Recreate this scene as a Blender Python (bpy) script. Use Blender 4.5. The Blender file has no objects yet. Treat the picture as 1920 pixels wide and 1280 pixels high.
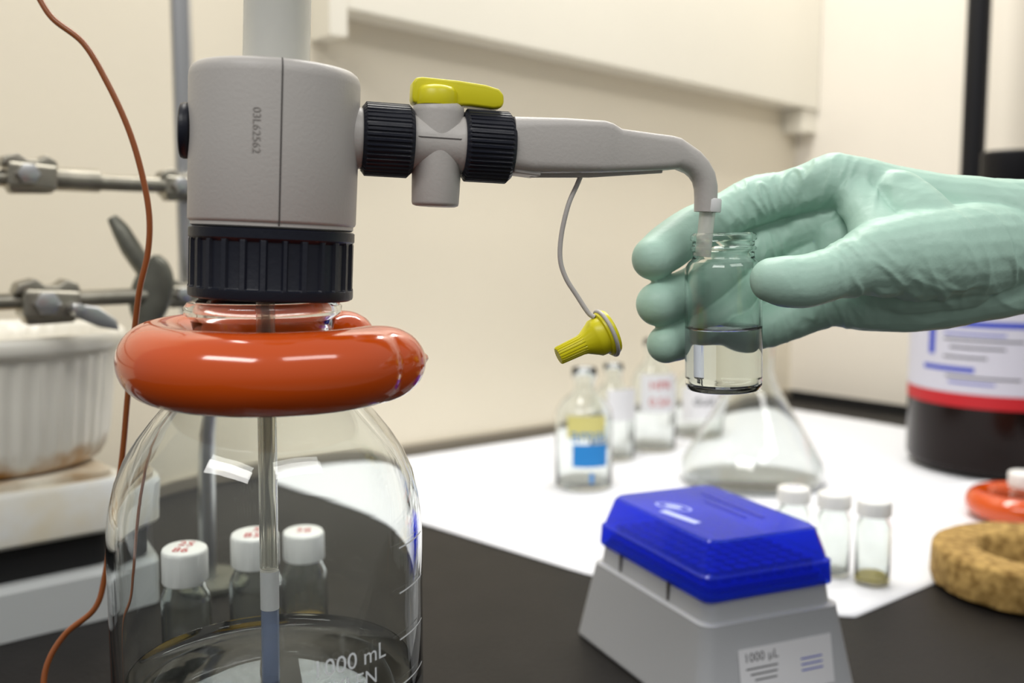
import bpy, bmesh, math, random
from mathutils import Vector, Matrix, noise
random.seed(3)
scene = bpy.context.scene
try:
    scene.view_settings.view_transform = 'Standard'
except Exception:
    pass
R = math.radians

# ------------------------------------------------------------ materials
def lin(c):
    o = []
    for v in c[:3]:
        v = v / 255.0
        o.append(v / 12.92 if v <= 0.04045 else ((v + 0.055) / 1.055) ** 2.4)
    return (o[0], o[1], o[2], 1.0)

def mat(name, col, rough=0.5, metal=0.0, trans=0.0, ior=1.45, coat=0.0,
        var=0.0, vscale=20.0, bump=0.0, bscale=60.0, spec=0.5, col2=None, alpha=1.0, sss=0.0):
    m = bpy.data.materials.new(name)
    m.use_nodes = True
    nt = m.node_tree
    b = nt.nodes['Principled BSDF']
    b.inputs['Base Color'].default_value = lin(col)
    b.inputs['Roughness'].default_value = rough
    b.inputs['Metallic'].default_value = metal
    b.inputs['Transmission Weight'].default_value = trans
    b.inputs['IOR'].default_value = ior
    b.inputs['Coat Weight'].default_value = coat
    b.inputs['Coat Roughness'].default_value = 0.05
    b.inputs['Specular IOR Level'].default_value = spec
    b.inputs['Alpha'].default_value = alpha
    if sss:
        b.inputs['Subsurface Weight'].default_value = sss
        b.inputs['Subsurface Radius'].default_value = (0.004, 0.004, 0.004)
    tc = nt.nodes.new('ShaderNodeTexCoord')
    if var > 0 or col2:
        n = nt.nodes.new('ShaderNodeTexNoise')
        n.inputs['Scale'].default_value = vscale
        n.inputs['Detail'].default_value = 5
        nt.links.new(tc.outputs['Object'], n.inputs['Vector'])
        r = nt.nodes.new('ShaderNodeValToRGB')
        r.color_ramp.elements[0].position = 0.35
        r.color_ramp.elements[1].position = 0.65
        c1 = lin(col)
        c0 = lin(col2) if col2 else tuple([c * (1 - var) for c in c1[:3]] + [1])
        r.color_ramp.elements[0].color = c0
        r.color_ramp.elements[1].color = c1
        nt.links.new(n.outputs['Fac'], r.inputs['Fac'])
        nt.links.new(r.outputs['Color'], b.inputs['Base Color'])
    if bump > 0:
        n2 = nt.nodes.new('ShaderNodeTexNoise')
        n2.inputs['Scale'].default_value = bscale
        n2.inputs['Detail'].default_value = 6
        nt.links.new(tc.outputs['Object'], n2.inputs['Vector'])
        bp = nt.nodes.new('ShaderNodeBump')
        bp.inputs['Strength'].default_value = bump
        bp.inputs['Distance'].default_value = 0.001
        nt.links.new(n2.outputs['Fac'], bp.inputs['Height'])
        nt.links.new(bp.outputs['Normal'], b.inputs['Normal'])
    return m

M = {}
M['wall'] = mat('cream_wall_paint', (232, 223, 203), 0.45, var=0.05, vscale=3, bump=0.15, bscale=120)
M['wallr'] = mat('side_wall_paint', (232, 225, 213), 0.45, var=0.04, vscale=4, bump=0.15, bscale=120)
M['panel'] = mat('panel_paint', (233, 228, 214), 0.4, var=0.03, vscale=5)
M['base'] = mat('grey_baseboard', (128, 120, 106), 0.6)
M['bench'] = mat('black_epoxy_resin', (25, 22, 21), 0.5, var=0.35, vscale=30, bump=0.35, bscale=300, spec=0.28)
M['cloth'] = mat('white_bench_paper', (230, 232, 238), 0.8, bump=0.2, bscale=80)
M['greyp'] = mat('grey_plastic', (182, 178, 174), 0.42, bump=0.10, bscale=900)
M['greyd'] = mat('grey_plastic_groove', (84, 80, 78), 0.6)
M['navy'] = mat('navy_black_plastic', (19, 22, 34), 0.4, bump=0.1, bscale=500, spec=0.4)
M['yellow'] = mat('yellow_plastic', (212, 203, 22), 0.35, sss=0.1)
M['orange'] = mat('orange_vinyl', (206, 78, 8), 0.14, coat=0.6)
M['glass'] = mat('clear_glass', (250, 253, 252), 0.0, trans=1.0, ior=1.47)
M['glass2'] = mat('borosilicate_glass', (246, 250, 248), 0.0, trans=1.0, ior=1.45)
M['water'] = mat('clear_liquid', (252, 254, 255), 0.0, trans=1.0, ior=1.33)
M['amberl'] = mat('amber_residue', (206, 164, 62), 0.3, trans=0.4, ior=1.33)
M['yell'] = mat('yellow_residue', (222, 204, 104), 0.3, trans=0.2, ior=1.33)
M['frost'] = mat('frosted_tube_plastic', (240, 240, 234), 0.25, trans=0.55, ior=1.2)
M['clearp'] = mat('clear_tubing', (248, 246, 238), 0.06, trans=0.85, ior=1.3)
M['milky'] = mat('milky_plastic', (232, 232, 232), 0.35, trans=0.15)
M['bluish'] = mat('bluish_tube', (206, 218, 244), 0.12, trans=0.75, ior=1.25)
M['white'] = mat('white_plastic', (240, 240, 238), 0.35)
M['enamel'] = mat('white_enamel', (226, 228, 226), 0.3, col2=(222, 214, 192), vscale=25)
M['lgrey'] = mat('light_grey_enamel', (196, 200, 200), 0.4)
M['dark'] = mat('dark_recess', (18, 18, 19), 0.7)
M['steel'] = mat('brushed_steel', (204, 205, 206), 0.3, metal=1.0)
M['cast'] = mat('cast_metal', (166, 161, 148), 0.34, metal=0.8, var=0.25, vscale=60, bump=0.15, bscale=250)
M['castd'] = mat('dark_cast_metal', (120, 120, 110), 0.42, metal=0.6, var=0.3, vscale=60)
M['wire'] = mat('brown_wire_insulation', (146, 80, 36), 0.3, coat=0.3)
M['glove'] = mat('mint_nitrile_glove', (173, 207, 192), 0.46, var=0.04, vscale=60, bump=0.12, bscale=500, spec=0.42)
M['tipb'] = mat('grey_tipbox_plastic', (190, 192, 196), 0.4, bump=0.15, bscale=900)
M['blue'] = mat('blue_translucent_lid', (70, 104, 252), 0.12, trans=0.8, ior=1.25)
M['bluein'] = mat('blue_tip_rack', (76, 102, 238), 0.4)
M['bmark'] = mat('pale_blue_print', (188, 200, 250), 0.5)
M['bmark2'] = mat('dark_blue_print', (24, 36, 160), 0.5)
M['ink'] = mat('black_ink', (40, 42, 50), 0.6)
M['red'] = mat('red_ink', (200, 60, 60), 0.6)
M['blueink'] = mat('blue_ink', (48, 70, 190), 0.6)
M['cyan'] = mat('cyan_label', (30, 130, 205), 0.5)
M['yel2'] = mat('pale_yellow_label', (214, 206, 130), 0.5)
M['label'] = mat('paper_label', (234, 234, 238), 0.6)
M['glabel'] = mat('bottle_paper_label', (206, 206, 220), 0.6)
M['etch'] = mat('white_enamel_print', (224, 228, 230), 0.6)
M['engr'] = mat('engraved_grey', (146, 141, 137), 0.6)
M['cork'] = mat('cork', (190, 156, 92), 0.85, col2=(126, 96, 44), vscale=160, bump=1.0, bscale=320)
M['amberg'] = mat('dark_amber_glass', (24, 12, 9), 0.22, spec=0.25)
M['blackp'] = mat('black_rod_paint', (18, 18, 22), 0.45, spec=0.3)
M['coat'] = mat('lab_coat_cotton', (228, 230, 234), 0.9, bump=0.3, bscale=400)
M['skin'] = mat('floor_vinyl', (150, 146, 138), 0.6, var=0.1, vscale=6)
M['redband'] = mat('red_label_band', (190, 30, 40), 0.5)

def stain_mat():
    m = bpy.data.materials.new('stained_ceramic'); m.use_nodes = True
    nt = m.node_tree; b = nt.nodes['Principled BSDF']
    b.inputs['Roughness'].default_value = 0.25
    tc = nt.nodes.new('ShaderNodeTexCoord')
    sep = nt.nodes.new('ShaderNodeSeparateXYZ'); nt.links.new(tc.outputs['Object'], sep.inputs[0])
    n = nt.nodes.new('ShaderNodeTexNoise'); n.inputs['Scale'].default_value = 35; n.inputs['Detail'].default_value = 8
    nt.links.new(tc.outputs['Object'], n.inputs['Vector'])
    ma = nt.nodes.new('ShaderNodeMath'); ma.operation = 'MULTIPLY_ADD'
    nt.links.new(n.outputs['Fac'], ma.inputs[0]); ma.inputs[1].default_value = -0.05
    nt.links.new(sep.outputs['Z'], ma.inputs[2])
    mr = nt.nodes.new('ShaderNodeMapRange')
    mr.inputs['From Min'].default_value = -0.026; mr.inputs['From Max'].default_value = -0.012
    nt.links.new(ma.outputs[0], mr.inputs['Value'])
    r = nt.nodes.new('ShaderNodeValToRGB')
    r.color_ramp.elements[0].color = lin((170, 124, 58)); r.color_ramp.elements[1].color = lin((234, 231, 220))
    nt.links.new(mr.outputs[0], r.inputs['Fac']); nt.links.new(r.outputs['Color'], b.inputs['Base Color'])
    return m
M['stain'] = stain_mat()
M['plate'] = mat('stained_hotplate_top', (222, 216, 200), 0.35, col2=(150, 118, 74), vscale=22)

# ------------------------------------------------------------ helpers
def empty(name, loc=(0, 0, 0), rot=(0, 0, 0)):
    e = bpy.data.objects.new(name, None)
    e.empty_display_size = 0.01
    e.location = loc; e.rotation_euler = rot
    scene.collection.objects.link(e)
    return e

def mkobj(name, verts, faces, m, parent=None, loc=(0, 0, 0), rot=(0, 0, 0), smooth=True, angle=38):
    me = bpy.data.meshes.new(name)
    me.from_pydata([tuple(v) for v in verts], [], faces)
    bm = bmesh.new(); bm.from_mesh(me)
    bmesh.ops.remove_doubles(bm, verts=bm.verts, dist=1e-7)
    bmesh.ops.recalc_face_normals(bm, faces=bm.faces)
    bm.to_mesh(me); bm.free()
    me.materials.append(m)
    if smooth:
        for p in me.polygons: p.use_smooth = True
        try: me.set_sharp_from_angle(angle=R(angle))
        except Exception: pass
    o = bpy.data.objects.new(name, me)
    scene.collection.objects.link(o)
    o.location = loc; o.rotation_euler = rot
    if parent: o.parent = parent
    return o

def bevel(o, w, seg=3):
    md = o.modifiers.new('bevel', 'BEVEL'); md.width = w; md.segments = seg; md.limit_method = 'ANGLE'; md.angle_limit = R(35)
    return o

def rings(name, secs, m, parent=None, loc=(0, 0, 0), rot=(0, 0, 0), cap=True, closed=False, angle=38):
    n = len(secs[0]); V = []; F = []
    for s in secs: V += [Vector(p) for p in s]
    k = len(secs)
    for i in range(k - 1 + (1 if closed else 0)):
        a = i * n; b = ((i + 1) % k) * n
        for j in range(n):
            j2 = (j + 1) % n
            F.append((a + j, a + j2, b + j2, b + j))
    if cap and not closed:
        F.append(tuple(range(n))[::-1]); F.append(tuple(range((k - 1) * n, k * n)))
    return mkobj(name, V, F, m, parent, loc, rot, angle=angle)

def lathe(name, prof, m, parent=None, loc=(0, 0, 0), rot=(0, 0, 0), seg=96, closed=False, fn=None, angle=38):
    V = []; F = []; idx = []
    for (r, z) in prof:
        if r <= 1e-9:
            idx.append([len(V)]); V.append(Vector((0, 0, z)))
        else:
            row = []
            for j in range(seg):
                t = 2 * math.pi * j / seg
                rr = r if fn is None else fn(r, z, t)
                row.append(len(V)); V.append(Vector((rr * math.cos(t), rr * math.sin(t), z)))
            idx.append(row)
    k = len(idx)
    for i in range(k if closed else k - 1):
        a = idx[i]; b = idx[(i + 1) % k]
        if len(a) == 1 and len(b) == 1: continue
        for j in range(seg):
            j2 = (j + 1) % seg
            if len(a) == 1: F.append((a[0], b[j2], b[j]))
            elif len(b) == 1: F.append((a[j], a[j2], b[0]))
            else: F.append((a[j], a[j2], b[j2], b[j]))
    return mkobj(name, V, F, m, parent, loc, rot, angle=angle)

def vessel(name, outer, t, m, parent=None, loc=(0, 0, 0), rot=(0, 0, 0), bot=None, seg=96, angle=50):
    bot = bot or t * 1.4
    inner = []
    for (r, z) in outer[::-1]:
        if r <= 0: continue
        ri = max(r - t, 0.0005)
        inner.append((ri, max(z, outer[0][1] + bot)))
    top = outer[-1]
    inner[0] = (top[0] - t, top[1])
    prof = [(0, outer[0][1])] + [p for p in outer if p[0] > 0] + [(top[0] - t * 0.5, top[1] + t * 0.35)] + inner + [(0, outer[0][1] + bot)]
    return lathe(name, prof, m, parent, loc, rot, seg, angle=angle)

def cyl(name, r, h, m, parent=None, loc=(0, 0, 0), rot=(0, 0, 0), b=0.0, seg=48, r2=None):
    r2 = r if r2 is None else r2
    prof = [(0, 0), (r - b, 0)]
    if b > 0: prof += [(r - b * 0.3, b * 0.3), (r, b)]
    prof += ([(r2, h - b), (r2 - b * 0.3, h - b * 0.3)] if b > 0 else [])
    prof += [(r2 - b, h), (0, h)]
    return lathe(name, prof, m, parent, loc, rot, seg)

def box(name, sx, sy, sz, m, parent=None, loc=(0, 0, 0), rot=(0, 0, 0), b=0.0):
    x, y, z = sx / 2, sy / 2, sz / 2
    V = [(-x, -y, -z), (x, -y, -z), (x, y, -z), (-x, y, -z), (-x, -y, z), (x, -y, z), (x, y, z), (-x, y, z)]
    F = [(0, 3, 2, 1), (4, 5, 6, 7), (0, 1, 5, 4), (1, 2, 6, 5), (2, 3, 7, 6), (3, 0, 4, 7)]
    o = mkobj(name, V, F, m, parent, loc, rot, smooth=False)
    if b > 0: bevel(o, b)
    return o

def prism(name, pts, y0, y1, m, parent=None, loc=(0, 0, 0), rot=(0, 0, 0), b=0.0):
    n = len(pts)
    V = [(p[0], y0, p[1]) for p in pts] + [(p[0], y1, p[1]) for p in pts]
    F = [tuple(range(n)), tuple(range(2 * n - 1, n - 1, -1))] + [(i, (i + 1) % n, n + (i + 1) % n, n + i) for i in range(n)]
    o = mkobj(name, V, F, m, parent, loc, rot, smooth=False)
    if b > 0:
        bevel(o, b, 3)
        for p in o.data.polygons: p.use_smooth = True
    return o

def slab(name, pts, z0, z1, m, parent=None):
    n = len(pts)
    V = [(p[0], p[1], z0) for p in pts] + [(p[0], p[1], z1) for p in pts]
    F = [tuple(range(n))[::-1], tuple(range(n, 2 * n))] + [(i, (i + 1) % n, n + (i + 1) % n, n + i) for i in range(n)]
    return mkobj(name, V, F, m, parent, smooth=False)

def rrect(w, d, r, n=6):
    out = []
    for (cx, cy, a0) in [(w / 2 - r, d / 2 - r, 0), (-w / 2 + r, d / 2 - r, 90), (-w / 2 + r, -d / 2 + r, 180), (w / 2 - r, -d / 2 + r, 270)]:
        for i in range(n + 1):
            a = R(a0 + 90 * i / n)
            out.append((cx + r * math.cos(a), cy + r * math.sin(a)))
    return out

def stack(name, levels, m, parent=None, loc=(0, 0, 0), rot=(0, 0, 0), cap=True, angle=30):
    secs = []
    for (z, w, d, r) in levels:
        secs.append([(p[0], p[1], z) for p in rrect(w, d, r)])
    return rings(name, secs, m, parent, loc, rot, cap=cap, angle=angle)

def catmull(P, sub=8):
    P = [Vector(p) for p in P]; out = []
    for i in range(len(P) - 1):
        p0 = P[max(i - 1, 0)]; p1 = P[i]; p2 = P[i + 1]; p3 = P[min(i + 2, len(P) - 1)]
        for s in range(sub):
            t = s / sub
            out.append(0.5 * ((2 * p1) + (p2 - p0) * t + (2 * p0 - 5 * p1 + 4 * p2 - p3) * t * t + (3 * p1 - p0 - 3 * p2 + p3) * t ** 3))
    out.append(P[-1]); return out

def tube(name, pts, r, m, parent=None, loc=(0, 0, 0), sub=8, seg=20, radii=None, rin=None):
    C = catmull(pts, sub) if sub > 1 else [Vector(p) for p in pts]
    n = len(C)
    def rad(i):
        if radii is None: return r
        f = i / (n - 1) * (len(radii) - 1); k = min(int(f), len(radii) - 2)
        return radii[k] * (1 - (f - k)) + radii[k + 1] * (f - k)
    T = []
    for i in range(n):
        a = C[max(i - 1, 0)]; b = C[min(i + 1, n - 1)]; T.append((b - a).normalized())
    up = Vector((0, 1, 0))
    if abs(T[0].dot(up)) > 0.9: up = Vector((1, 0, 0))
    N = (up - T[0] * up.dot(T[0])).normalized()
    frames = []
    for i in range(n):
        N = (N - T[i] * N.dot(T[i])).normalized()
        frames.append((N.copy(), T[i].cross(N)))
    def sec(i, rr):
        A, B = frames[i]
        return [C[i] + A * rr * math.cos(2 * math.pi * j / seg) + B * rr * math.sin(2 * math.pi * j / seg) for j in range(seg)]
    if rin:
        secs = [sec(i, rad(i)) for i in range(n)] + [sec(i, rin) for i in range(n - 1, -1, -1)]
        return rings(name, secs, m, parent, loc, closed=True)
    secs = [sec(i, rad(i)) for i in range(n)]
    return rings(name, secs, m, parent, loc)

def text_geo(body, size):
    c = bpy.data.curves.new('t', 'FONT'); c.body = body; c.size = size
    c.align_x = 'CENTER'; c.align_y = 'CENTER'; c.resolution_u = 3
    o = bpy.data.objects.new('t', c); scene.collection.objects.link(o)
    bpy.context.view_layer.update()
    dg = bpy.context.evaluated_depsgraph_get()
    me = bpy.data.meshes.new_from_object(o.evaluated_get(dg))
    V = [v.co.copy() for v in me.vertices]; F = [tuple(p.vertices) for p in me.polygons]
    bpy.data.objects.remove(o); bpy.data.meshes.remove(me)
    return V, F

def text_flat(name, body, size, m, parent, loc, rot, sx=1.0):
    V, F = text_geo(body, size)
    V = [Vector((v.x * sx, v.y, 0)) for v in V]
    me = bpy.data.meshes.new(name); me.from_pydata([tuple(v) for v in V], [], F); me.materials.append(m)
    o = bpy.data.objects.new(name, me); scene.collection.objects.link(o)
    o.parent = parent; o.location = loc; o.rotation_euler = rot
    return o

def text_wrap(name, body, size, m, parent, rad, th, z, down=False):
    V, F = text_geo(body, size); W = []
    for v in V:
        if down: arc, zz = v.y, -v.x
        else: arc, zz = v.x, v.y
        a = R(th) + arc / rad
        W.append((rad * math.sin(a), -rad * math.cos(a), z + zz))
    me = bpy.data.meshes.new(name); me.from_pydata(W, [], F); me.materials.append(m)
    o = bpy.data.objects.new(name, me); scene.collection.objects.link(o); o.parent = parent
    return o

def patch_wrap(name, rad, th0, th1, z0, z1, m, parent, n=16, tilt=0.0):
    V = []; F = []
    for i in range(n + 1):
        f = i / n; a = R(th0 + (th1 - th0) * f)
        for z in (z0, z1):
            V.append((rad * math.sin(a), -rad * math.cos(a), z + tilt * f))
    for i in range(n): F.append((2 * i, 2 * i + 2, 2 * i + 3, 2 * i + 1))
    me = bpy.data.meshes.new(name); me.from_pydata(V, [], F); me.materials.append(m)
    for p in me.polygons: p.use_smooth = True
    o = bpy.data.objects.new(name, me); scene.collection.objects.link(o); o.parent = parent
    return o

# ------------------------------------------------------------ room: fume hood
e1 = Vector((0.787, 0.617, 0)); nb = Vector((-0.617, 0.787, 0)); e2 = -nb
C = Vector((0.4355, 1.575, 0))
yaw = math.atan2(e1.y, e1.x)
def H(t, n, z=0): return C + e1 * t + nb * n + Vector((0, 0, z))

slab('lab_bench', [H(-1.75, -0.97), H(-.0004, -0.97), H(-.0004, -.0004), H(-1.75, -.0004)], -0.035, 0.0, M['bench'])
slab('bench_cabinet', [H(-1.7, -0.93), H(-.002, -0.93), H(-.002, -.002), H(-1.7, -.002)], -0.8998, -0.0352, M['lgrey'])
slab('floor', [(-3, -2.5), (3.2, -2.5), (3.2, 3), (-3, 3)], -0.95, -0.9, M['skin'])
slab('wall_back', [H(-1.75, 0), H(0.05, 0), H(0.05, 0.05), H(-1.75, 0.05)], -0.9, 1.25, M['wall'])
slab('wall_right', [H(0.0, -0.9), H(0.05, -0.9), H(0.05, -0.0), H(0.0, -0.0)], -0.9, 1.25, M['wallr'])
slab('baseboard_back', [H(-1.75, -0.006), H(-0.001, -0.006), H(-0.001, -0.0002), H(-1.75, -0.0002)], 0.0, 0.012, M['base'])
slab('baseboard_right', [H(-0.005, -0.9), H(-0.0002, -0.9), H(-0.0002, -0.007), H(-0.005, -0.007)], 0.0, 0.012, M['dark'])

t0, t1 = -0.80, -0.001
zl, zr = 0.4775, 0.4376
V = [H(t0, -0.04, zl), H(t1, -0.04, zr), H(t1, -0.0005, zr), H(t0, -0.0005, zl),
     H(t0, -0.04, 1.25), H(t1, -0.04, 1.25), H(t1, -0.0005, 1.25), H(t0, -0.0005, 1.25)]
F = [(0, 3, 2, 1), (4, 5, 6, 7), (0, 1, 5, 4), (1, 2, 6, 5), (2, 3, 7, 6), (3, 0, 4, 7)]
o = mkobj('trim_1', V, F, M['panel'], smooth=False)
bevel(o, 0.002)
slab('trim_2', [H(t0 - 0.018, -0.043), H(t0 + 0.002, -0.043), H(t0 + 0.002, -0.0005), H(t0 - 0.018, -0.0005)], 0.449, 1.25, M['panel'])
slab('trim_3', [H(-0.035, -0.036), H(-0.0005, -0.036), H(-0.0005, -0.0005), H(-0.035, -0.0005)], 0.405, 0.4376, M['panel'])

# ------------------------------------------------------------ bench paper
def resample(P, n):
    P = [Vector((p[0], p[1], 0)) for p in P]
    L = [0]
    for i in range(1, len(P)): L.append(L[-1] + (P[i] - P[i - 1]).length)
    out = []
    for k in range(n):
        s = L[-1] * k / (n - 1)
        for i in range(1, len(P)):
            if s <= L[i] + 1e-9:
                f = (s - L[i - 1]) / (L[i] - L[i - 1]); out.append(P[i - 1].lerp(P[i], f)); break
    return out
front = resample([(-.25, 1.0), (-.0736, .854), (.0512, .728), (.10, .69), (.222, .638), (.2955, .699), (.45, .83), (.60, .97)], 120)
back = resample([(-.235, 1.035), (-.05, 1.178), (.1, 1.295), (.25, 1.41), (.39, 1.47), (.50, 1.33), (.60, 1.16), (.66, 1.05)], 120)
V = []; F = []; nt_ = 70
for i in range(120):
    for j in range(nt_):
        p = front[i].lerp(back[i], j / (nt_ - 1))
        h = 0.0010 + 0.0012 * max(0, noise.noise(p * 9) + 0.2)
        w = math.exp(-((p.x - 0.445) ** 2 / .0028 + (p.y - 0.955) ** 2 / 0.0006))
        h += w * (0.014 * abs(noise.noise(Vector((p.x * 14 + 4, p.y * 34, 0)))) + 0.008)
        h += 0.0008 * abs(noise.noise(p * 28))
        if j == 0: h = 0.0008
        V.append((p.x, p.y, h))
for i in range(119):
    for j in range(nt_ - 1):
        a = i * nt_ + j; F.append((a, a + nt_, a + nt_ + 1, a + 1))
o = mkobj('bench_paper_liner', V, F, M['cloth'], angle=80)
sm = o.modifiers.new('thick', 'SOLIDIFY'); sm.thickness = 0.0005; sm.offset = -1
CZ = 0.0026

# ------------------------------------------------------------ glass bottle
bx, by = -0.081, 0.33
bot = empty('media_bottle', (bx, by, 0.0003))
prof = [(0, 0.0035), (0.020, 0.0030), (0.036, 0.0012), (0.041, 0.0002), (0.044, 0), (0.048, 0.001), (0.0502, 0.004), (0.0508, 0.009), (0.0508, 0.147), (0.0505, 0.154),
        (0.0495, 0.161), (0.0477, 0.168), (0.0447, 0.1750), (0.0408, 0.181), (0.0365, 0.1865), (0.0320, 0.1918), (0.0280, 0.1970),
        (0.0248, 0.203), (0.0228, 0.2100), (0.0222, 0.2155), (0.0232, 0.2195), (0.0250, 0.2212), (0.0253, 0.2232),
        (0.0240, 0.2248), (0.0205, 0.226), (0.0200, 0.229), (0.0200, 0.243)]
vessel('glass_body', prof, 0.0026, M['glass'], bot, bot=0.0035, seg=160, angle=70)
rl = 0.0508 - 0.0026 + 0.0002
surf = []
rr_ = rl - .011
while rr_ > .001:
    surf.append((rr_, .0970 + .00010 * math.sin(rr_ * 2 * math.pi / .022) * min(1, (rl - .011 - rr_) / .006))); rr_ -= .001
lathe('liquid', [(0, .0068), (.044, .0068), (.047, .0080), (rl, .012), (rl, .1016), (rl - .0003, .1011), (rl - .0008, .1000), (rl - .0016, .0990), (rl - .0028, .0981), (rl - .0045, .0974), (rl - .007, .0971)] + surf + [(0, .0970)], M['water'], bot, seg=160, angle=89)
RB = 0.0510
text_wrap('volume_marking', '1000 mL', 0.0074, M['etch'], bot, RB, 41, 0.1195)
text_wrap('maker_marking', 'KYLEN', 0.0068, M['etch'], bot, RB, 40, 0.1125)
for i, z in enumerate((0.149, 0.1345, 0.1195, 0.1045, 0.089)):
    patch_wrap('graduation_%d' % i, RB, 64, 86, z, z + 0.0005, M['etch'], bot, tilt=0.0)

# ------------------------------------------------------------ orange lead ring (C shaped)
rg = empty('lead_ring_weight', (-0.0777, 0.33, 0.2068), (R(1.5), R(0.6), 0))
pts = []
RR, rt = 0.0368, 0.0124
a0, a1 = -24, -300
N = 90
for i in range(N + 1):
    a = R(a0 + (a1 - a0) * i / N)
    pts.append(Vector((RR * math.cos(a), RR * math.sin(a), 0)))
d1 = (pts[-1] - pts[-2]).normalized()
P = []; Q = []
dd0 = Vector((0.66, 0.75, 0)).normalized()
for (s, f) in [(0.0240, 0.03), (0.0236, 0.10), (0.0222, 0.17), (0.0200, 0.28), (0.0185, 0.42), (0.0165, 0.60), (0.0135, 0.78), (0.010, 0.90), (0.0065, 0.96), (0.003, 0.99)]:
    P.append(pts[0] + dd0 * s); Q.append(f * rt)
for p in pts: P.append(p); Q.append(rt)
for (s, f) in [(0.002, 0.97), (0.005, 0.87), (0.0075, 0.68), (0.0093, 0.42), (0.010, 0.2), (0.0102, 0.02)]:
    P.append(pts[-1] + d1 * s); Q.append(f * rt)
secs = []
n = len(P)
for i in range(n):
    T = (P[min(i + 1, n - 1)] - P[max(i - 1, 0)]).normalized()
    A = Vector((0, 0, 1)); B = T.cross(A)
    secs.append([P[i] + A * Q[i] * math.sin(2 * math.pi * j / 40) + B * Q[i] * math.cos(2 * math.pi * j / 40) for j in range(40)])
rings('vinyl_coated_ring', secs, M['orange'], rg, angle=75)

# ------------------------------------------------------------ bottle-top dispenser
dz = empty('bottletop_dispenser', (-0.0784, 0.33, 0.2262), (0, R(2.5), R(12.5)))
def ribf(r, z, t):
    if 0.0035 < z < 0.0185 and r > 0.0245:
        ph = (t * 26 / (2 * math.pi)) % 1.0
        return r + (0.0009 if ph < 0.3 else 0)
    return r
lathe('threaded_collar', [(0.0216, 0), (0.0250, 0), (0.0260, 0.0005), (0.0262, 0.0012), (0.0262, 0.0032), (0.0253, 0.0036), (0.0251, 0.0040), (0.0251, 0.0180),
                          (0.0258, 0.0187), (0.0262, 0.0192), (0.0262, 0.0218), (0.0256, 0.0222), (0.0216, 0.0222)], M['navy'], dz, seg=312, closed=True, fn=ribf, angle=35)
lathe('collar_insert', [(0.0, 0.0178), (0.0215, 0.0178), (0.0215, 0.0222), (0.0, 0.0222)], M['navy'], dz)
lathe('housing', [(0.0, 0.0224), (0.0250, 0.0224), (0.0257, 0.0229), (0.0257, 0.0240), (0.0262, 0.0243), (0.0265, 0.0250), (0.0267, 0.050), (0.0268, 0.0685), (0.0266, 0.0703),
                  (0.0259, 0.0718), (0.0247, 0.0727), (0.0120, 0.0732), (0.0, 0.0732)], M['greyp'], dz, seg=128, angle=50)
a = R(4.6)
V = []; F = []
zs = [0.0231, 0.0252, 0.050, 0.0685, 0.0703, 0.0718, 0.0728]
rs = [0.0258, 0.02665, 0.02685, 0.02695, 0.02675, 0.02605, 0.0248]
for z, r in zip(zs, rs):
    for da in (-0.0085, 0.0085):
        V.append((r * math.sin(a + da), -r * math.cos(a + da), z))
for i in range(len(zs) - 1): F.append((2 * i, 2 * i + 1, 2 * i + 3, 2 * i + 2))
mkobj('housing_seam', V, F, M['greyd'], dz)
text_wrap('serial_number', '03L62562', 0.0034, M['engr'], dz, 0.02692, -11, 0.0510, down=True)
cyl('side_button', 0.0088, 0.0035, M['navy'], dz, (-0.0257, 0.0, 0.052), (0, R(-90), 0), b=0.0012)
lathe('plunger_tube', [(0.0090, 0.0733), (0.0105, 0.0733), (0.0105, 0.19), (0.0090, 0.19)], M['frost'], dz, closed=True, angle=50)
cyl('plunger_core', 0.0072, 0.116, M['milky'], dz, (0, 0, 0.0733))
cyl('plunger_knob', 0.024, 0.022, M['greyp'], dz, (0, 0, 0.1905), b=0.003)
st = empty('suction_assembly', (-0.0026, 0, 0.018)); st.parent = dz
st.rotation_euler = (0, R(-2.0), 0)
tube('outer_sleeve', [(0, 0, 0), (0, 0, -0.03), (0.0, 0, -0.060), (0, 0, -0.108)], 0.0031, M['clearp'], st, rin=0.0026)
tube('filter_section', [(0, 0, -0.109), (0, 0, -0.122)], 0.0031, M['milky'], st, sub=2)
tube('lower_tube', [(0, 0, -0.1222), (0, 0, -0.150), (0.0, 0, -0.222)], 0.0030, M['bluish'], st, rin=0.0025)
tube('inner_straw', [(0, 0, 0), (0.0001, 0, -0.06), (0, 0, -0.108)], 0.0016, M['clearp'], st, rin=0.0012)

ZC = 0.0531
def arm_lathe(name, prof, m, seg=64, fn=None, angle=38):
    return lathe(name, prof, m, dz, (0, 0, ZC), (0, R(90), 0), seg=seg, fn=fn, angle=angle)
arm_lathe('outlet_boss', [(0.0, 0.018), (0.0105, 0.018), (0.0105, 0.0245), (0.0098, 0.0275), (0.0088, 0.0455), (0, 0.0455)], M['greyp'], angle=50)
def knurl(r, z, t):
    ph = (t * 44 / (2 * math.pi)) % 1.0
    return r - (0.0005 if ph < 0.5 and r > 0.0113 else 0)
for k, x0 in enumerate((0.0276, 0.0610)):
    L = 0.0166
    arm_lathe('union_nut_%d' % (k + 1), [(0.0088, x0), (0.0105, x0), (0.01115, x0 + .0006), (0.0120, x0 + .0012), (0.0120, x0 + L - .0016), (0.01115, x0 + L - .0008), (0.0104, x0 + L), (0.0088, x0 + L)],
              M['navy'], seg=264, fn=knurl)
VX = 0.0526
arm_lathe('valve_body', [(0, 0.0434), (0.0090, 0.0434), (0.0092, 0.0444), (0.0088, 0.0459), (0.0088, 0.0590), (0.0095, 0.0602), (0.0095, 0.062), (0, 0.062)], M['greyp'])
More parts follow.
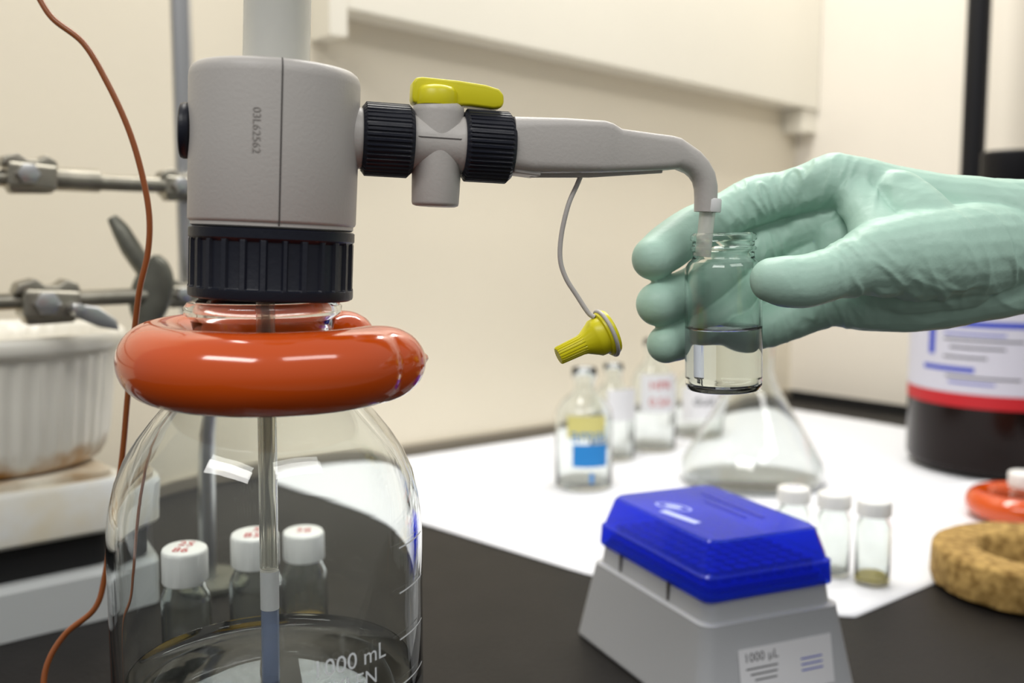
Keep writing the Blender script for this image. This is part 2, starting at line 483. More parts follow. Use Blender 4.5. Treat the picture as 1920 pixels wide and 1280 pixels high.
lathe('valve_barrel', [(0, -0.0208), (0.0066, -0.0208), (0.0076, -0.0204), (0.0079, -0.0195), (0.0083, -0.004), (0.0086, 0.010), (0.0084, 0.0118), (0.0070, 0.0130), (0.003, 0.0134), (0, 0.0134)],
      M['greyp'], dz, (VX, 0, ZC), angle=50)
box('valve_parting_line', 0.0162, 0.0003, 0.0003, M['greyd'], dz, (VX, -0.0088, ZC + 0.001))
lev = [(-.0088, .0122), (-.0093, .0140), (-.0092, .0188), (-.0082, .0204), (-.0060, .0208), (.006, .0205), (.015, .0198), (.0195, .0188), (.0212, .0170), (.0214, .0142), (.0205, .0127), (.0180, .0123), (.010, .0127), (.0, .0124)]
prism('valve_lever', [(VX + p[0], ZC + p[1]) for p in lev], -0.0038, 0.0050, M['yellow'], dz, b=0.0014)
lathe('lever_hub', [(0, .0120), (.0068, .0120), (.0070, .0130), (.0068, .0165), (.0058, .0180), (.0030, .0187), (0, .0187)], M['yellow'], dz, (VX - 0.001, -0.0015, ZC), angle=60)

def sec(cx, cz, ang, h, w, r):
    out = []
    ca, sa = math.cos(R(ang)), math.sin(R(ang))
    for (p, q) in rrect(w, h, min(r, w / 2 * 0.98, h / 2 * 0.98), 5):
        out.append((cx - sa * q, p, cz + ca * q))
    return out
S = []
for (x, t, b, w, r) in [(0.0772, .0100, -.0080, .0185, .0045), (0.084, .0102, -.0082, .0185, .0038), (0.095, .0106, -.0075, .0180, .0032), (0.1085, .0107, -.0066, .0165, .0026),
                        (0.1115, .0102, -.0063, .0150, .0026), (0.1150, .0086, -.0060, .0135, .0026), (0.1250, .0081, -.0050, .0115, .0026), (0.1340, .0077, -.0040, .0105, .0028), (0.1375, .0073, -.0035, .0100, .0035)]:
    S.append(sec(x, ZC + (t + b) / 2, 0, t - b, w, r))
for (x, z, ang, h, w) in [(.1403, .0006, -12, .0098, .0098), (.1432, -.0008, -28, .0090, .0096), (.1458, -.0030, -45, .0086, .0092), (.1478, -.0058, -62, .0084, .0088), (.1488, -.0092, -78, .0082, .0086), (.1491, -.0130, -88, .0080, .0084), (.1492, -.0178, -90, .0078, .0082)]:
    S.append(sec(x, ZC + z, ang, h, w, .0039))
rings('discharge_arm', S, M['greyp'], dz, angle=42)
prism('arm_underside_rib', [(0.083, ZC - .0076), (0.132, ZC - .0038), (0.132, ZC - .0052), (0.106, ZC - .0082), (0.085, ZC - .0094)], -0.0012, 0.0012, M['greyp'], dz, b=0.0004)
prism('arm_nut_lip', [(0.0776, ZC - .0070), (0.0870, ZC - .0072), (0.0868, ZC - .0092), (0.0776, ZC - .0086)], -0.0070, 0.0070, M['greyp'], dz, b=0.0006)
lathe('nozzle_collar', [(0, -.0178), (.0041, -.0178), (.0043, -.0172), (.0043, -.0135), (.0040, -.0130), (0, -.0130)], M['milky'], dz, (.1505, 0, ZC))
tube('nozzle_tip', [(.1500, 0, ZC - .0178), (.1497, 0, ZC - .025), (.1493, 0, ZC - .0335)], .0028, M['frost'], dz, rin=.0016)

# tether and yellow cap
cap = empty('nozzle_cap', (0.0308, 0.3500, 0.2120))
tube('tether_cord', [(x - 0.0312, y - 0.35, z - 0.2120) for (x, y, z) in
     [(.0245, .3535, .2680), (.0228, .352, .2640), (.0197, .350, .2570), (.0174, .350, .2470), (.0170, .350, .2385), (.0190, .350, .2320), (.0228, .350, .2260), (.0268, .3495, .2200), (.0290, .349, .2185)]],
     0.00085, M['greyp'], cap, seg=12)
ax = Vector((0.0312 - 0.0158, 0.004, 0.2123 - 0.2055)).normalized()
q = ax.to_track_quat('Z', 'Y').to_euler()
ch = empty('cap_axis', (0, 0, 0), q); ch.parent = cap
def ribc(r, z, t):
    ph = (t * 20 / (2 * math.pi)) % 1.0
    return r - (0.00035 if ph < .5 and z < -0.0075 and r > .002 else 0)
lathe('cap_body', [(0, -.0168), (.0029, -.0168), (.0032, -.0164), (.0035, -.008), (.0038, -.0068), (.0060, -.0030), (.0066, -.0022), (.0068, .0005), (.0078, .0008), (.0080, .0014), (.0080, .0036), (.0077, .0041), (.0052, .0042), (.0050, .0020), (0, .0020)],
      M['yellow'], ch, seg=120, fn=ribc)
secs = []
for i in range(40):
    t = 2 * math.pi * i / 40; A = Vector((math.cos(t), math.sin(t), 0)); B = Vector((0, 0, 1)); P0 = A * 0.0083 + B * 0.0022
    secs.append([P0 + A * .0007 * math.cos(2 * math.pi * j / 10) + B * .0007 * math.sin(2 * math.pi * j / 10) for j in range(10)])
rings('tether_loop', secs, M['greyp'], ch, closed=True)

# ------------------------------------------------------------ held vial
hv = empty('sample_vial', (0.0765, 0.363, 0.1910), (0, R(-1.2), 0))
vessel('vial_glass', [(0, .0008), (.0110, 0), (.0128, .0006), (.0136, .0024), (.0137, .0045), (.0137, .0425), (.0134, .0446), (.0124, .0462), (.0111, .0474), (.0108, .0486), (.0109, .0500), (.0116, .0506), (.0116, .0513), (.0109, .0519), (.0109, .0536), (.0117, .0542), (.0117, .0556), (.0112, .0562)],
       0.0011, M['glass2'], hv, bot=.0022, seg=96, angle=60)
rv = .0137 - .0011 + .0001
lathe('vial_liquid', [(0, .0021), (.0105, .0021), (.0122, .0033), (rv, .0050), (rv, .0234), (rv - .0003, .0229), (rv - .0010, .0225), (rv - .0022, .0222), (0, .0221)], M['water'], hv, angle=89)

# ------------------------------------------------------------ gloved hand (one continuous surface)
def uvsphere(V, F, c, r, nu=20, nv=12):
    b = len(V); V.append(c + Vector((0, 0, r)))
    for i in range(1, nv):
        ph = math.pi * i / nv
        for j in range(nu):
            t = 2 * math.pi * j / nu
            V.append(c + Vector((r * math.sin(ph) * math.cos(t), r * math.sin(ph) * math.sin(t), r * math.cos(ph))))
    V.append(c - Vector((0, 0, r))); last = len(V) - 1
    for j in range(nu): F.append((b, b + 1 + j, b + 1 + (j + 1) % nu))
    for i in range(nv - 2):
        for j in range(nu):
            a = b + 1 + i * nu
            F.append((a + j, a + nu + j, a + nu + (j + 1) % nu, a + (j + 1) % nu))
    a = b + 1 + (nv - 2) * nu
    for j in range(nu): F.append((a + j, last, a + (j + 1) % nu))
def frustum(V, F, p, q, r0, r1, n=20):
    d = (q - p).normalized(); u = d.orthogonal().normalized(); w = d.cross(u); b = len(V)
    for (c, r) in ((p, r0), (q, r1)):
        for j in range(n):
            t = 2 * math.pi * j / n; V.append(c + u * r * math.cos(t) + w * r * math.sin(t))
    for j in range(n): F.append((b + j, b + (j + 1) % n, b + n + (j + 1) % n, b + n + j))
    F.append(tuple(range(b, b + n))[::-1]); F.append(tuple(range(b + n, b + 2 * n)))
GV = []; GF = []
def chain(pts, sub=5):
    P = [Vector((p[0], p[1], p[2])) * 0.001 for p in pts]; rr = [p[3] * 0.001 for p in pts]
    C_ = catmull(P, sub); n = len(C_)
    RRd = []
    for i in range(n):
        f = i / sub; k = min(int(f), len(rr) - 2); g = f - k; g = g * g * (3 - 2 * g)
        RRd.append(rr[k] * (1 - g) + rr[k + 1] * g)
    for i in range(n): uvsphere(GV, GF, C_[i], RRd[i])
    for i in range(n - 1): frustum(GV, GF, C_[i], C_[i + 1], RRd[i], RRd[i + 1])
# index, middle, ring, little, thumb
chain([(121, 385, 267.5, 10.4), (106, 391, 263.0, 8.7), (93, 392, 260, 9.6), (80, 388.5, 254.0, 8.4), (68, 386, 248.5, 9.1), (59, 379, 243.0, 8.9), (51.5, 371, 238.3, 8.0)])
chain([(123, 392, 252, 10.2), (107, 398, 247.0, 8.6), (93, 397, 241.5, 9.1), (82, 393, 234, 8.2), (70, 387, 227.0, 8.7), (60, 378.5, 223.5, 8.8), (53.5, 371, 221.7, 8.2)])
chain([(122, 390, 237, 10), (108, 397, 231, 8.4), (95, 396, 225.5, 8.6), (84, 391, 217, 7.8), (72.5, 386, 211.5, 7.9), (64, 379, 208.4, 7.8), (57, 372.5, 206.8, 7.2)])
chain([(121, 383, 223, 10.4), (111, 388, 217, 8.6), (102, 389, 213, 8.3), (93, 386, 210.5, 7.4), (86, 382, 209.5, 6.6)])
chain([(88.5, 345, 231.6, 7.7), (94, 344, 231.0, 9.0), (101, 345.5, 231.2, 9.3), (110, 349.5, 233.4, 9.1), (119, 352.5, 236.0, 10.6), (131, 357, 239, 13.8), (150, 364, 240, 17), (168, 373, 241, 17.5), (186, 382, 242, 16)])
# palm / metacarpals / forearm
chain([(121, 385, 267.5, 10.4), (137, 386, 262.5, 12.0), (155, 387, 258, 13.0), (175, 387, 255.5, 13.5), (198, 388, 253, 14.5), (240, 391, 252, 17), (275, 394, 252, 19)])
chain([(123, 392, 253, 10.2), (150, 392, 247, 13.5), (175, 390, 243, 15), (198, 389, 242, 16)])
chain([(122, 390, 237, 10), (150, 389, 235, 13.5), (175, 388, 236, 15), (198, 388, 240, 16)])
chain([(121, 383, 223, 10.4), (136, 382, 222.5, 12.0), (155, 382, 224, 13.5), (175, 385, 227, 13.5), (198, 388, 231, 14), (240, 391, 234, 17), (275, 394, 236, 19)])
# web of the thumb and the hollow of the palm
chain([(126, 380, 263, 7.5), (129, 371, 254, 8), (131, 362, 244, 10.5)])
chain([(142, 378, 260, 11), (148, 371, 250, 13.5), (152, 366, 242, 15)])
chain([(135, 378, 228, 11), (150, 374, 230, 13), (165, 376, 234, 15)])
chain([(124, 386, 245, 9), (124, 384, 230, 9)])
me = bpy.data.meshes.new('gloved_hand_raw'); me.from_pydata([tuple(v) for v in GV], [], GF); me.update()
tmp = bpy.data.objects.new('tmp', me); scene.collection.objects.link(tmp)
rm = tmp.modifiers.new('r', 'REMESH'); rm.mode = 'VOXEL'; rm.voxel_size = 0.0006
sm = tmp.modifiers.new('s', 'SMOOTH'); sm.factor = 0.5; sm.iterations = 8
bpy.context.view_layer.update()
dg = bpy.context.evaluated_depsgraph_get()
hm = bpy.data.meshes.new_from_object(tmp.evaluated_get(dg))
bpy.data.objects.remove(tmp)
# glove folds: centre, direction across the folds, spacing, height, reach, stretch (mm)
folds = [((93, 382, 262), (1, 0, 0.45), 4.2, 2.4, 10, 4), ((80, 380, 255), (1, 0, 0.6), 4.0, 1.4, 8, 4),
         ((109, 382, 267), (1, 0, -0.3), 4.6, 2.4, 10, 4), ((125, 375, 262), (0.98, 0, -0.3), 6.0, 2.8, 12, 5),
         ((113, 345, 240), (1, 0, 0.5), 4.6, 1.5, 9, 4), ((96, 338, 234), (1, 0, 0.2), 4.5, 0.6, 6, 4),
         ((130, 346, 226), (0.85, 0, 0.7), 6.0, 2.6, 14, 5), ((148, 362, 221), (0.5, 0, 1), 7.0, 2.5, 17, 6),
         ((166, 360, 242), (0.85, 0, 0.5), 8.0, 2.5, 18, 6), ((120, 372, 218), (0.9, 0, 0.5), 5.0, 2.2, 12, 4),
         ((102, 383, 213), (1, 0, 0.3), 4.5, 1.4, 9, 4), ((98, 388, 240), (1, 0, 0.4), 4.6, 1.8, 12, 4), ((110, 388, 250), (1, 0, 0.3), 4.6, 1.8, 10, 4),
         ((198, 373, 258), (0.6, 0, 0.9), 9.0, 2.2, 20, 6), ((190, 370, 226), (0.5, 0, 1), 9.0, 2.4, 20, 6), ((150, 376, 268), (0.3, 0, 1), 8.0, 1.4, 16, 6)]
FO = []
for k, (c, d, l, A_, r, stf) in enumerate(folds):
    d = Vector(d).normalized(); t = Vector((0, 1, 0)).cross(d).normalized()
    FO.append((Vector(c) * .001, d, t, l * .001, A_ * .001, r * .001, stf, k * 7.3))
nrm = [v.normal.copy() for v in hm.vertices]
for v, nn in zip(hm.vertices, nrm):
    p = v.co.copy(); disp = 0.0
    for (c, d, t, l, A_, r, stf, sd) in FO:
        rel = p - c; dd = rel.length_squared
        if dd < (2.2 * r) ** 2:
            w = math.exp(-dd / (r * r))
            qv = Vector((rel.dot(d) / l * 1.15 + sd, rel.dot(t) / (l * stf) * 1.6, rel.y / (l * 2.5) + sd))
            s = 0.55 - 2.6 * abs(noise.noise(qv)) ** 1.0
            disp += A_ * 0.5 * w * max(s, -0.3)
    disp += 0.0003 * noise.noise(p * 80)
    v.co = p + nn * disp
for p in hm.polygons: p.use_smooth = True
hm.materials.clear(); hm.materials.append(M['glove'])
hand = bpy.data.objects.new('glove', hm); scene.collection.objects.link(hand)
ss = hand.modifiers.new('s', 'SMOOTH'); ss.factor = 0.4; ss.iterations = 1
gh = empty('gloved_hand', (0, 0, 0)); hand.parent = gh
tube('lab_coat_sleeve', [(.262, .3925, .244), (.30, .396, .243), (.38, .40, .242), (.52, .405, .24)], .04, M['coat'], gh, radii=[.040, .043, .050, .060], rin=.036, seg=48)

# ------------------------------------------------------------ pipette tip box
tb = empty('pipette_tip_box', (0.1145, 0.573, 0.0004), (0, 0, R(23.5)))
W, D_ = 0.0825, 0.1160
stack('tip_box_base', [(0, W + .020, D_ + .022, .008), (.0015, W + .0215, D_ + .0235, .009), (.006, W + .020, D_ + .022, .009), (.046, W + .0065, D_ + .0075, .008), (.0475, W + .0065, D_ + .0075, .008),
                       (.0483, W + .001, D_ + .001, .008), (.0610, W - .002, D_ - .002, .008), (.0618, W - .008, D_ - .008, .008)], M['tipb'], tb)
stack('tip_rack', [(.0619, W - .008, D_ - .008, .006), (.0650, W - .008, D_ - .008, .006)], M['bluein'], tb)
V = []; F = []
for i in range(8):
    for j in range(12):
        cx = (i - 3.5) * .0088; cy = (j - 5.5) * .0086
        b0 = len(V)
        for z in (.0651, .072):
            for k in range(10):
                t = 2 * math.pi * k / 10; V.append((cx + .0032 * math.cos(t), cy + .0032 * math.sin(t), z))
        for k in range(10): F.append((b0 + k, b0 + (k + 1) % 10, b0 + 10 + (k + 1) % 10, b0 + 10 + k))
        F.append(tuple(range(b0 + 10, b0 + 20)))
mkobj('pipette_tips', V, F, M['bluein'], tb)
lidl = [(.0590, W + .001, D_ + .001, .006), (.0600, W + .0024, D_ + .0024, .007), (.0715, W + .0014, D_ + .0014, .007), (.0727, W - .0012, D_ - .0012, .008), (.0745, W - .0020, D_ - .0020, .008), (.0882, W - .0100, D_ - .0100, .008), (.0895, W - .0125, D_ - .0125, .008)]
outer = [[(p[0], p[1], z) for p in rrect(w, d, r, 3)] for (z, w, d, r) in lidl]
inner = [[(p[0], p[1], min(z, .0884)) for p in rrect(w - .0020, d - .0020, r - .001, 3)] for (z, w, d, r) in lidl]
nn_ = len(outer[0])
V = []; F = []
for s in outer: V += s
o0 = len(V)
for s in inner: V += s
L_ = len(outer)
for base in (0, o0):
    for i in range(L_ - 1):
        for j in range(nn_):
            F.append((base + i * nn_ + j, base + i * nn_ + (j + 1) % nn_, base + (i + 1) * nn_ + (j + 1) % nn_, base + (i + 1) * nn_ + j))
    F.append(tuple(base + (L_ - 1) * nn_ + j for j in range(nn_)))
for j in range(nn_): F.append((j, (j + 1) % nn_, o0 + (j + 1) % nn_, o0 + j))
mkobj('tip_box_lid', V, F, M['blue'], tb, angle=22)
for yy in (-0.022, 0.03):
    for s in (-1, 1):
        box('lid_hinge_tab', 0.0012, 0.0014, 0.0105, M['greyd'], tb, (s * (W / 2 + .0004), yy, 0.0545))
zt = 0.0897
def ell(name, rx, ry, w, m, loc, rot):
    V = []; F = []; n = 40
    for i in range(n):
        t = 2 * math.pi * i / n
        V += [(rx * math.cos(t), ry * math.sin(t), 0), ((rx - w) * math.cos(t), (ry - w) * math.sin(t), 0)]
    for i in range(n):
        j = (i + 1) % n; F.append((2 * i, 2 * j, 2 * j + 1, 2 * i + 1))
    return mkobj(name, V, F, m, tb, loc, rot)
ell('lid_mark_ring', .0125, .0060, .0012, M['bmark'], (-.016, .014, zt), (0, 0, R(-70)))
ell('lid_mark_inner', .0060, .0028, .0030, M['bmark'], (-.016, .014, zt + .0001), (0, 0, R(-70)))
box('lid_mark_bar', .0050, .030, .0002, M['bmark'], tb, (-.0245, -.006, zt), (0, 0, R(8)))
box('lid_print_bar', .0030, .060, .0002, M['bmark2'], tb, (.018, .004, zt), (0, 0, 0))
box('lid_print_bar_2', .0020, .040, .0002, M['bmark2'], tb, (.009, -.002, zt), (0, 0, 0))
lb = empty('label_frame', (0.0, -0.0666, 0.0215), (R(90 - 10.2), 0, 0)); lb.parent = tb
box('front_label', .060, .026, .0003, M['label'], lb, (0.004, 0.000, 0.0002))
text_flat('label_volume', '1000 \u00b5L', .0066, M['ink'], lb, (-.012, .0080, .0004), (0, 0, 0))
for k in range(3):
    box('label_line', .020 - .003 * k, .0007, .0001, M['ink'], lb, (-.012 + .001 * k, .0025 - .003 * k, .00045))
    box('label_line', .014, .0007, .0001, M['blueink'], lb, (.020, .0025 - .003 * k, .00045))

# ------------------------------------------------------------ vials with white caps
def capped_vial(name, loc, h, r, capr, caph, txt=None, tm=None, liq=None, th=0):
    e = empty(name, loc)
    hb = h - caph
    vessel('vial_glass', [(0, .0006), (r * .8, 0), (r * .95, .0006), (r, .003), (r, hb - .010), (r * .96, hb - .007), (r * .80, hb - .003), (r * .76, hb), (r * .76, h - .002)], .0011, M['glass2'], e, seg=48, angle=60)
    def rb(rr, z, t):
        return rr - (.0003 if int(t * 60 / (2 * math.pi) * 2) % 2 and rr >= capr * .995 else 0)
    lathe('screw_cap', [(r * .77, h - caph), (capr * .97, h - caph), (capr, h - caph + .0008), (capr, h - .0018), (capr * .96, h - .0006), (capr * .88, h), (0, h), (0, h - .0015), (r * .77, h - .0015)], M['white'], e, seg=120, fn=rb, angle=50)
    if txt: text_flat('cap_writing', txt, capr * .75, tm, e, (0, 0, h + .0002), (0, 0, R(th)))
    if liq:
        m, lh = liq
        lathe('residue', [(0, .0017), (r - .003, .0017), (r - .0010, .003), (r - .0010, lh), (0, lh)], m, e, seg=48)
    return e
capped_vial('capped_vial', (-.1575, .460, .0003), .101, .0138, .0128, .0155, '2S\n86', M['red'], (M['amberl'], .022))
capped_vial('capped_vial', (-.1265, .484, .0003), .101, .0138, .0126, .0155, 'S\n85', M['red'], (M['amberl'], .012))
capped_vial('capped_vial', (-.1135, .548, .0003), .083, .0138, .0126, .0155, '58', M['red'], (M['amberl'], .03))
capped_vial('small_capped_vial', (.2565, .702, CZ), .0600, .0122, .0120, .0110, 'H2', M['blueink'], (M['yell'], .0045))
capped_vial('small_capped_vial', (.2345, .722, CZ), .0600, .0122, .0120, .0110, 'C1', M['blueink'])
capped_vial('small_capped_vial', (.2095, .738, CZ), .0600, .0122, .0120, .0110, 'S4', M['blueink'])

# ------------------------------------------------------------ background glassware
def reagent_bottle(name, loc, h, r, nr):
    e = empty(name, loc)
    vessel('bottle_glass', [(0, .0008), (r * .85, 0), (r * .97, .0008), (r, .004), (r, h * .58), (r * .93, h * .66), (r * .70, h * .74), (nr * 1.1, h * .80), (nr, h * .84), (nr, h * .91), (nr * 1.25, h * .93), (nr * 1.25, h)], .0014, M['glass'], e, seg=64, angle=60)
    return e
b1 = reagent_bottle('reagent_bottle', (.0712, .99, CZ), .117, .0285, .0100)
patch_wrap('yellow_label', .0287, -38, 42, .052, .074, M['yel2'], b1)
text_wrap('label_print', 'amai', .020, M['cyan'], b1, .0290, 6, .055)
patch_wrap('blue_label', .0289, -26, 46, .024, .046, M['cyan'], b1)
patch_wrap('blue_tick', .0289, 8, 16, .008, .018, M['cyan'], b1)
b2 = reagent_bottle('reagent_bottle', (.113, 1.12, CZ), .105, .025, .009)
patch_wrap('white_label', .0252, -20, 70, .045, .080, M['label'], b2)
b3 = reagent_bottle('reagent_bottle', (.165, 1.17, CZ), .128, .0265, .0100)
patch_wrap('white_label', .0267, -42, 58, .046, .090, M['label'], b3)
text_wrap('label_print', 'HPR', .014, M['red'], b3, .0270, 10, .077)
text_wrap('label_print_2', '0.5A', .014, M['red'], b3, .0270, 10, .058)
b4 = reagent_bottle('reagent_bottle', (.232, 1.255, CZ), .100, .029, .0100)
patch_wrap('white_label', .0292, -50, 62, .020, .062, M['label'], b4, tilt=.010)
text_wrap('label_print', 'dust', .017, M['ink'], b4, .0295, 8, .046)

fk = empty('erlenmeyer_flask', (.243, 1.01, CZ))
vessel('flask_glass', [(0, .0006), (.060, 0), (.067, .0010), (.0705, .0045), (.0715, .012), (.0690, .022), (.055, .045), (.040, .070), (.028, .090), (.0215, .104), (.0195, .114), (.0193, .140), (.0215, .1435), (.0225, .146)],
       .0013, M['glass'], fk, bot=.0013, seg=96, angle=70)

# ------------------------------------------------------------ large amber solvent bottle
sb = empty('solvent_bottle', (.530, 1.085, .0055))
lathe('amber_glass', [(0, 0), (.085, 0), (.092, .002), (.095, .008), (.095, .215), (.090, .235), (.075, .258), (.050, .275), (.034, .287), (.028, .295), (.028, .312), (0, .312)], M['amberg'], sb, seg=96, angle=60)
lathe('bottle_cap', [(.0, .298), (.031, .298), (.0315, .299), (.0315, .331), (.029, .333), (0, .333)], M['blackp'], sb, seg=64)
RL = .0953
patch_wrap('paper_label', RL, -112, 45, .082, .215, M['glabel'], sb, n=64)
patch_wrap('red_band', RL + .0002, -112, 45, .070, .084, M['redband'], sb, n=64)
patch_wrap('blue_bar', RL + .0003, -74, -69, .122, .170, M['blueink'], sb)
patch_wrap('blue_bar_2', RL + .0003, -64, 20, .152, .158, M['blueink'], sb)
for k, (s0, s1, z) in enumerate([(-62, -25, .144), (-62, -15, .138), (-58, -25, .130), (-62, -35, .120), (-60, -16, .100), (-58, -30, .094)]):
    patch_wrap('text_line_%d' % k, RL + .0003, s0, s1, z, z + .0018, M['blueink'] if k in (0, 5) else M['ink'], sb)
patch_wrap('blue_text_line', RL + .0003, -78, -42, .106, .111, M['blueink'], sb)

br = empty('black_support_rod', (.561, 1.25, 0))
cyl('rod', .0135, 1.1, M['blackp'], br, (0, 0, 0.006))
cyl('foot', .03, .006, M['blackp'], br, b=.001)

# ------------------------------------------------------------ right foreground: cork ring, orange ring, white stopper
cr = empty('cork_ring', (.372, .695, .0022))
lathe('cork', [(.034, .001), (.036, 0), (.069, 0), (.0710, .0010), (.0715, .003), (.0710, .0235), (.0695, .0262), (.067, .0272), (.044, .0272), (.0415, .0260), (.0395, .020), (.035, .010)], M['cork'], cr, seg=128, closed=True,
      fn=lambda r, z, t: r + .0012 * noise.noise(Vector((math.cos(t) * 6, math.sin(t) * 6, z * 200))), angle=50)
og = empty('lead_ring_weight', (.449, .872, .0145))
secs = []
for i in range(64):
    a = R(30 + 300 * i / 63); Pp = Vector((.036 * math.cos(a), .036 * math.sin(a), 0)); A = Vector((math.cos(a), math.sin(a), 0)); B = Vector((0, 0, 1))
    k = min(i, 63 - i); rr = .0115 * min(1, math.sqrt(max(0.02, 1 - (1 - min(k, 4) / 4) ** 2)))
    secs.append([Pp + A * rr * math.cos(2 * math.pi * j / 28) + B * rr * math.sin(2 * math.pi * j / 28) for j in range(28)])
rings('vinyl_coated_ring', secs, M['orange'], og, angle=75)
capped_vial('small_capped_vial', (.449, .872, .003), .040, .0125, .0130, .013)

# ------------------------------------------------------------ hot plate and casserole (left)
u1 = Vector((-.755, -.656, 0)); u2 = Vector((-.656, .755, 0)); K = Vector((-.247, .65, 0))
ang = math.atan2(.656, .755)
def hp(a, b): return K + u1 * a + u2 * b
hpl = empty('hot_plate', tuple(hp(.13, .10)), (0, 0, ang))
stack('lower_housing', [(0.0003, .258, .198, .01), (.030, .258, .198, .01), (.034, .252, .192, .01)], M['lgrey'], hpl)
stack('recess', [(.034, .236, .176, .01), (.0565, .236, .176, .01)], M['dark'], hpl)
stack('upper_housing', [(.0565, .246, .190, .01), (.058, .254, .196, .012), (.060, .260, .200, .012), (.088, .260, .200, .012), (.0915, .256, .196, .012)], M['enamel'], hpl)
stack('heating_top', [(.0915, .244, .184, .012), (.0955, .244, .184, .012), (.0965, .240, .180, .012)], M['plate'], hpl)
cyl('control_knob', .014, .012, M['dark'], hpl, (-.07, -.099, .018), (R(90), 0, 0), b=.002)
ca = empty('casserole_dish', (-.352, .672, .0968))
def flute(r, z, t):
    if .008 < z < .074 and r > .061:
        return r + .0008 * math.cos(44 * t) * min(1, (z - .008) / .01, (.074 - z) / .004 + .1)
    return r
lathe('fluted_ceramic', [(0, 0), (.062, 0), (.0665, .001), (.0705, .004), (.0732, .0085), (.0760, .020), (.0790, .045), (.0818, .070), (.0830, .0745), (.0840, .0755), (.0868, .0772), (.0882, .080), (.0886, .0835), (.0880, .0865), (.0862, .0885), (.0838, .0888),
                         (.0812, .086), (.0785, .070), (.0745, .040), (.0690, .012), (.062, .006), (0, .006)], M['stain'], ca, seg=352, fn=flute, angle=70)

# ------------------------------------------------------------ support stand + clamps (left)
px, py = -.2195, .69
ps = empty('support_stand', (px, py, 0))
cyl('rod', .0072, 1.05, M['steel'], ps, (0, 0, .006), seg=32)
cyl('foot_flange', .028, .006, M['castd'], ps, b=.001)
def bosshead(e, loc, rz=0.0, s=1.0, wing=True):
    g = empty('boss_head', loc, (0, 0, rz)); g.parent = e
    box('boss_block', .024 * s, .018 * s, .013 * s, M['cast'], g, (0, 0, -.001 * s), (0, R(4), 0), b=.0018 * s)
    prism('upper_jaw', [(-.015 * s, .004 * s), (-.013 * s, .009 * s), (-.006 * s, .011 * s), (-.002 * s, .0075 * s), (.003 * s, .0075 * s), (.007 * s, .0105 * s), (.012 * s, .008 * s), (.013 * s, .004 * s)], -.007 * s, .007 * s, M['cast'], g, b=.0012 * s)
    prism('lower_jaw', [(-.012 * s, -.005 * s), (-.010 * s, -.010 * s), (.010 * s, -.0095 * s), (.012 * s, -.005 * s)], -.006 * s, .006 * s, M['cast'], g, b=.0012 * s)
    cyl('hex_nut', .0055 * s, .005 * s, M['steel'], g, (-.003 * s, -.009 * s, 0), (R(90), 0, 0), b=.0005, seg=6)
    if wing:
        cyl('wing_screw', .0028 * s, .016 * s, M['steel'], g, (.008 * s, -.006 * s, -.003 * s), (R(90), 0, 0), b=.0005)
        prism('wing', [(-.003 * s, .003 * s), (.008 * s, .001 * s), (.016 * s, -.005 * s), (.017 * s, -.010 * s), (.008 * s, -.008 * s), (-.002 * s, -.003 * s)], -.0015, .0015, M['steel'], g, (.008 * s, -.020 * s, -.003 * s), b=.0011)
    return g
dirw = Vector((-.787, -.617, 0))
cl = empty('rod_clamp', (px, py - .018, .2805))
p1 = dirw * .45
tube('clamp_rod', [(0, 0, 0), tuple(dirw * .20 + Vector((0, 0, .002))), tuple(p1 + Vector((0, 0, .005)))], .0050, M['cast'], cl, seg=20)
bosshead(cl, (0, .004, .0), R(38), 1.0, wing=False)
bosshead(cl, tuple(dirw * .090 + Vector((0, 0, .0035))), R(38), 1.15, wing=False)
tube('rod_sleeve', [tuple(dirw * .050 + Vector((0, 0, .0012))), tuple(dirw * .10 + Vector((0, 0, .0018)))], .0070, M['cast'], cl, sub=2)
c2 = empty('rod_clamp', (px, py - .020, .2095))
tube('clamp_rod', [tuple(dirw * .0), tuple(dirw * .20 + Vector((0, 0, -.002))), tuple(p1 + Vector((0, 0, -.004)))], .0052, M['cast'], c2, seg=20)
bosshead(c2, tuple(dirw * .082 + Vector((0, 0, -.002))), R(38), 1.35)
bosshead(c2, (0, .004, 0), R(38), .9, wing=False)
sec2 = []
for i in range(17):
    t = i / 16; a = math.pi * t; w = .0135 * math.sin(a) ** .6 + .0008
    cx = -.014 - .004 * math.cos(a * .9); cz = -.024 + .050 * t
    sec2.append([(cx + w * math.cos(q_), -.012 + .006 * math.sin(q_), cz) for q_ in [2 * math.pi * k / 20 for k in range(20)]])
rings('clamp_jaw', sec2, M['castd'], c2, angle=60)
tube('clamp_prong', [(-.018, -.012, .016), (-.026, -.014, .030), (-.032, -.015, .042), (-.037, -.016, .050)], .005, M['castd'], c2, radii=[.0060, .0065, .0055, .0030], seg=16)

# ------------------------------------------------------------ brown wire
def Wp(a, d, z): return (a * d, d, z)
wp = [(-.4700, .402, .345), (-.4580, .401, .3405), (-.4420, .400, .3300), (-.4130, .400, .3205), (-.3920, .400, .3060), (-.3735, .400, .2890), (-.3620, .400, .2725), (-.3555, .400, .2555), (-.3577, .400, .2408),
      (-.3673, .400, .2260), (-.3740, .402, .2090), (-.3830, .404, .1830), (-.3905, .405, .1590), (-.4010, .405, .1345), (-.4130, .404, .1085), (-.4250, .402, .0950), (-.4560, .400, .0850), (-.4760, .396, .0740), (-.4830, .392, .0600), (-.49, .385, .03), (-.50, .375, .0018), (-.60, .34, .0018)]
we = empty('brown_wire', (0, 0, 0))
tube('insulated_wire', [Wp(*w) for w in wp], .0012, M['wire'], we, seg=12, sub=10)

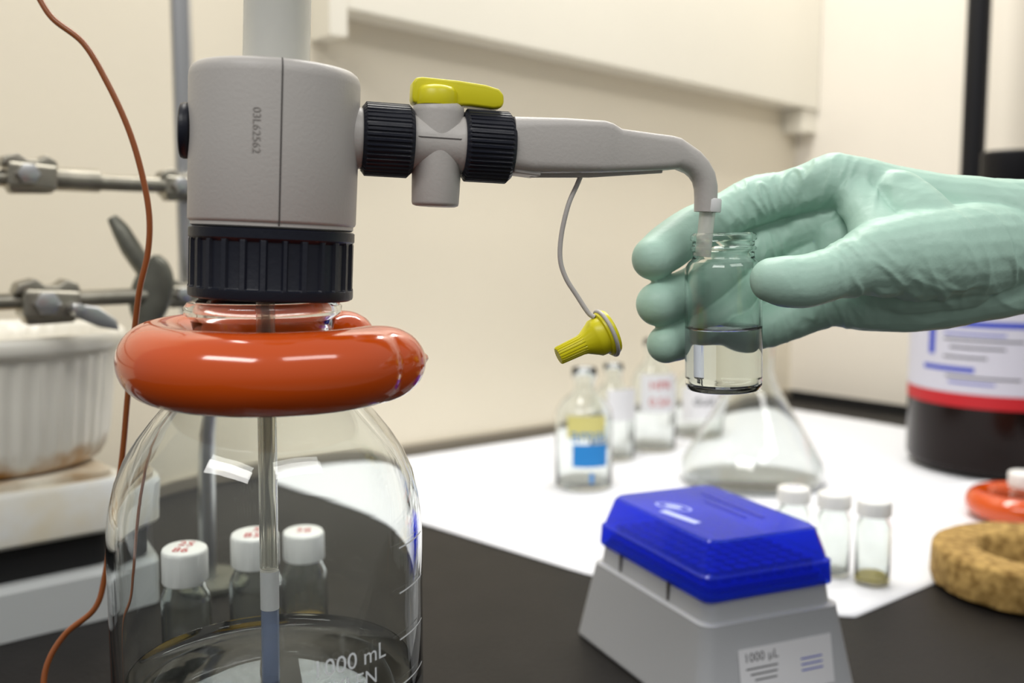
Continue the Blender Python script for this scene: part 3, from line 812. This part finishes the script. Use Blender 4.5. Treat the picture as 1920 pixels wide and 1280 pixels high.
# ------------------------------------------------------------ lights
def area(name, loc, target, sx, sy, power, col=(1, 1, 1), rz=None):
    l = bpy.data.lights.new(name, 'AREA'); l.shape = 'RECTANGLE'; l.size = sx; l.size_y = sy; l.energy = power; l.color = col
    o = bpy.data.objects.new(name, l); scene.collection.objects.link(o); o.location = loc
    if rz is None: o.rotation_euler = (Vector(target) - Vector(loc)).to_track_quat('-Z', 'Y').to_euler()
    else: o.rotation_euler = (0, 0, rz)
    return o
area('fume_hood_lamp', tuple(H(-.62, -.26, 1.22)), None, 1.2, 0.16, 12.5, (1, .975, .92), rz=yaw)
area('ceiling_lamp_room', (-0.7, -0.9, 1.7), (0.0, 0.5, 0.2), 1.2, 0.3, 17, (1, .985, .95))
area('ceiling_lamp_room_2', (0.9, -0.6, 1.7), (0.1, 0.6, 0.2), 1.2, 0.3, 9, (1, .985, .95))
# ambient lab surroundings: brighter ceiling, darker floor and furniture
w = bpy.data.worlds.new('lab_ambient'); scene.world = w; w.use_nodes = True
nt = w.node_tree; bg = nt.nodes['Background']
tc = nt.nodes.new('ShaderNodeTexCoord'); sp = nt.nodes.new('ShaderNodeSeparateXYZ')
nt.links.new(tc.outputs['Generated'], sp.inputs[0])
mr = nt.nodes.new('ShaderNodeMapRange'); mr.inputs['From Min'].default_value = -1; mr.inputs['From Max'].default_value = 1
nt.links.new(sp.outputs['Z'], mr.inputs['Value'])
rp = nt.nodes.new('ShaderNodeValToRGB')
el = rp.color_ramp.elements
el[0].position = 0.40; el[0].color = (.30, .30, .30, 1)
el[1].position = 0.80; el[1].color = (1.06, 1.06, 1.05, 1)
e_ = el.new(0.52); e_.color = (.62, .62, .62, 1)
nt.links.new(mr.outputs[0], rp.inputs['Fac']); nt.links.new(rp.outputs['Color'], bg.inputs['Color'])
bg.inputs[1].default_value = 0.45

# ------------------------------------------------------------ camera
cd = bpy.data.cameras.new('camera'); co = bpy.data.objects.new('camera', cd); scene.collection.objects.link(co)
co.location = (0, 0, 0.245); co.rotation_euler = (R(90 - 5.71), 0, 0)
cd.sensor_width = 36; cd.lens = 35.625; cd.clip_start = 0.005
cd.dof.use_dof = True; cd.dof.focus_distance = 0.345; cd.dof.aperture_fstop = 9
scene.camera = co
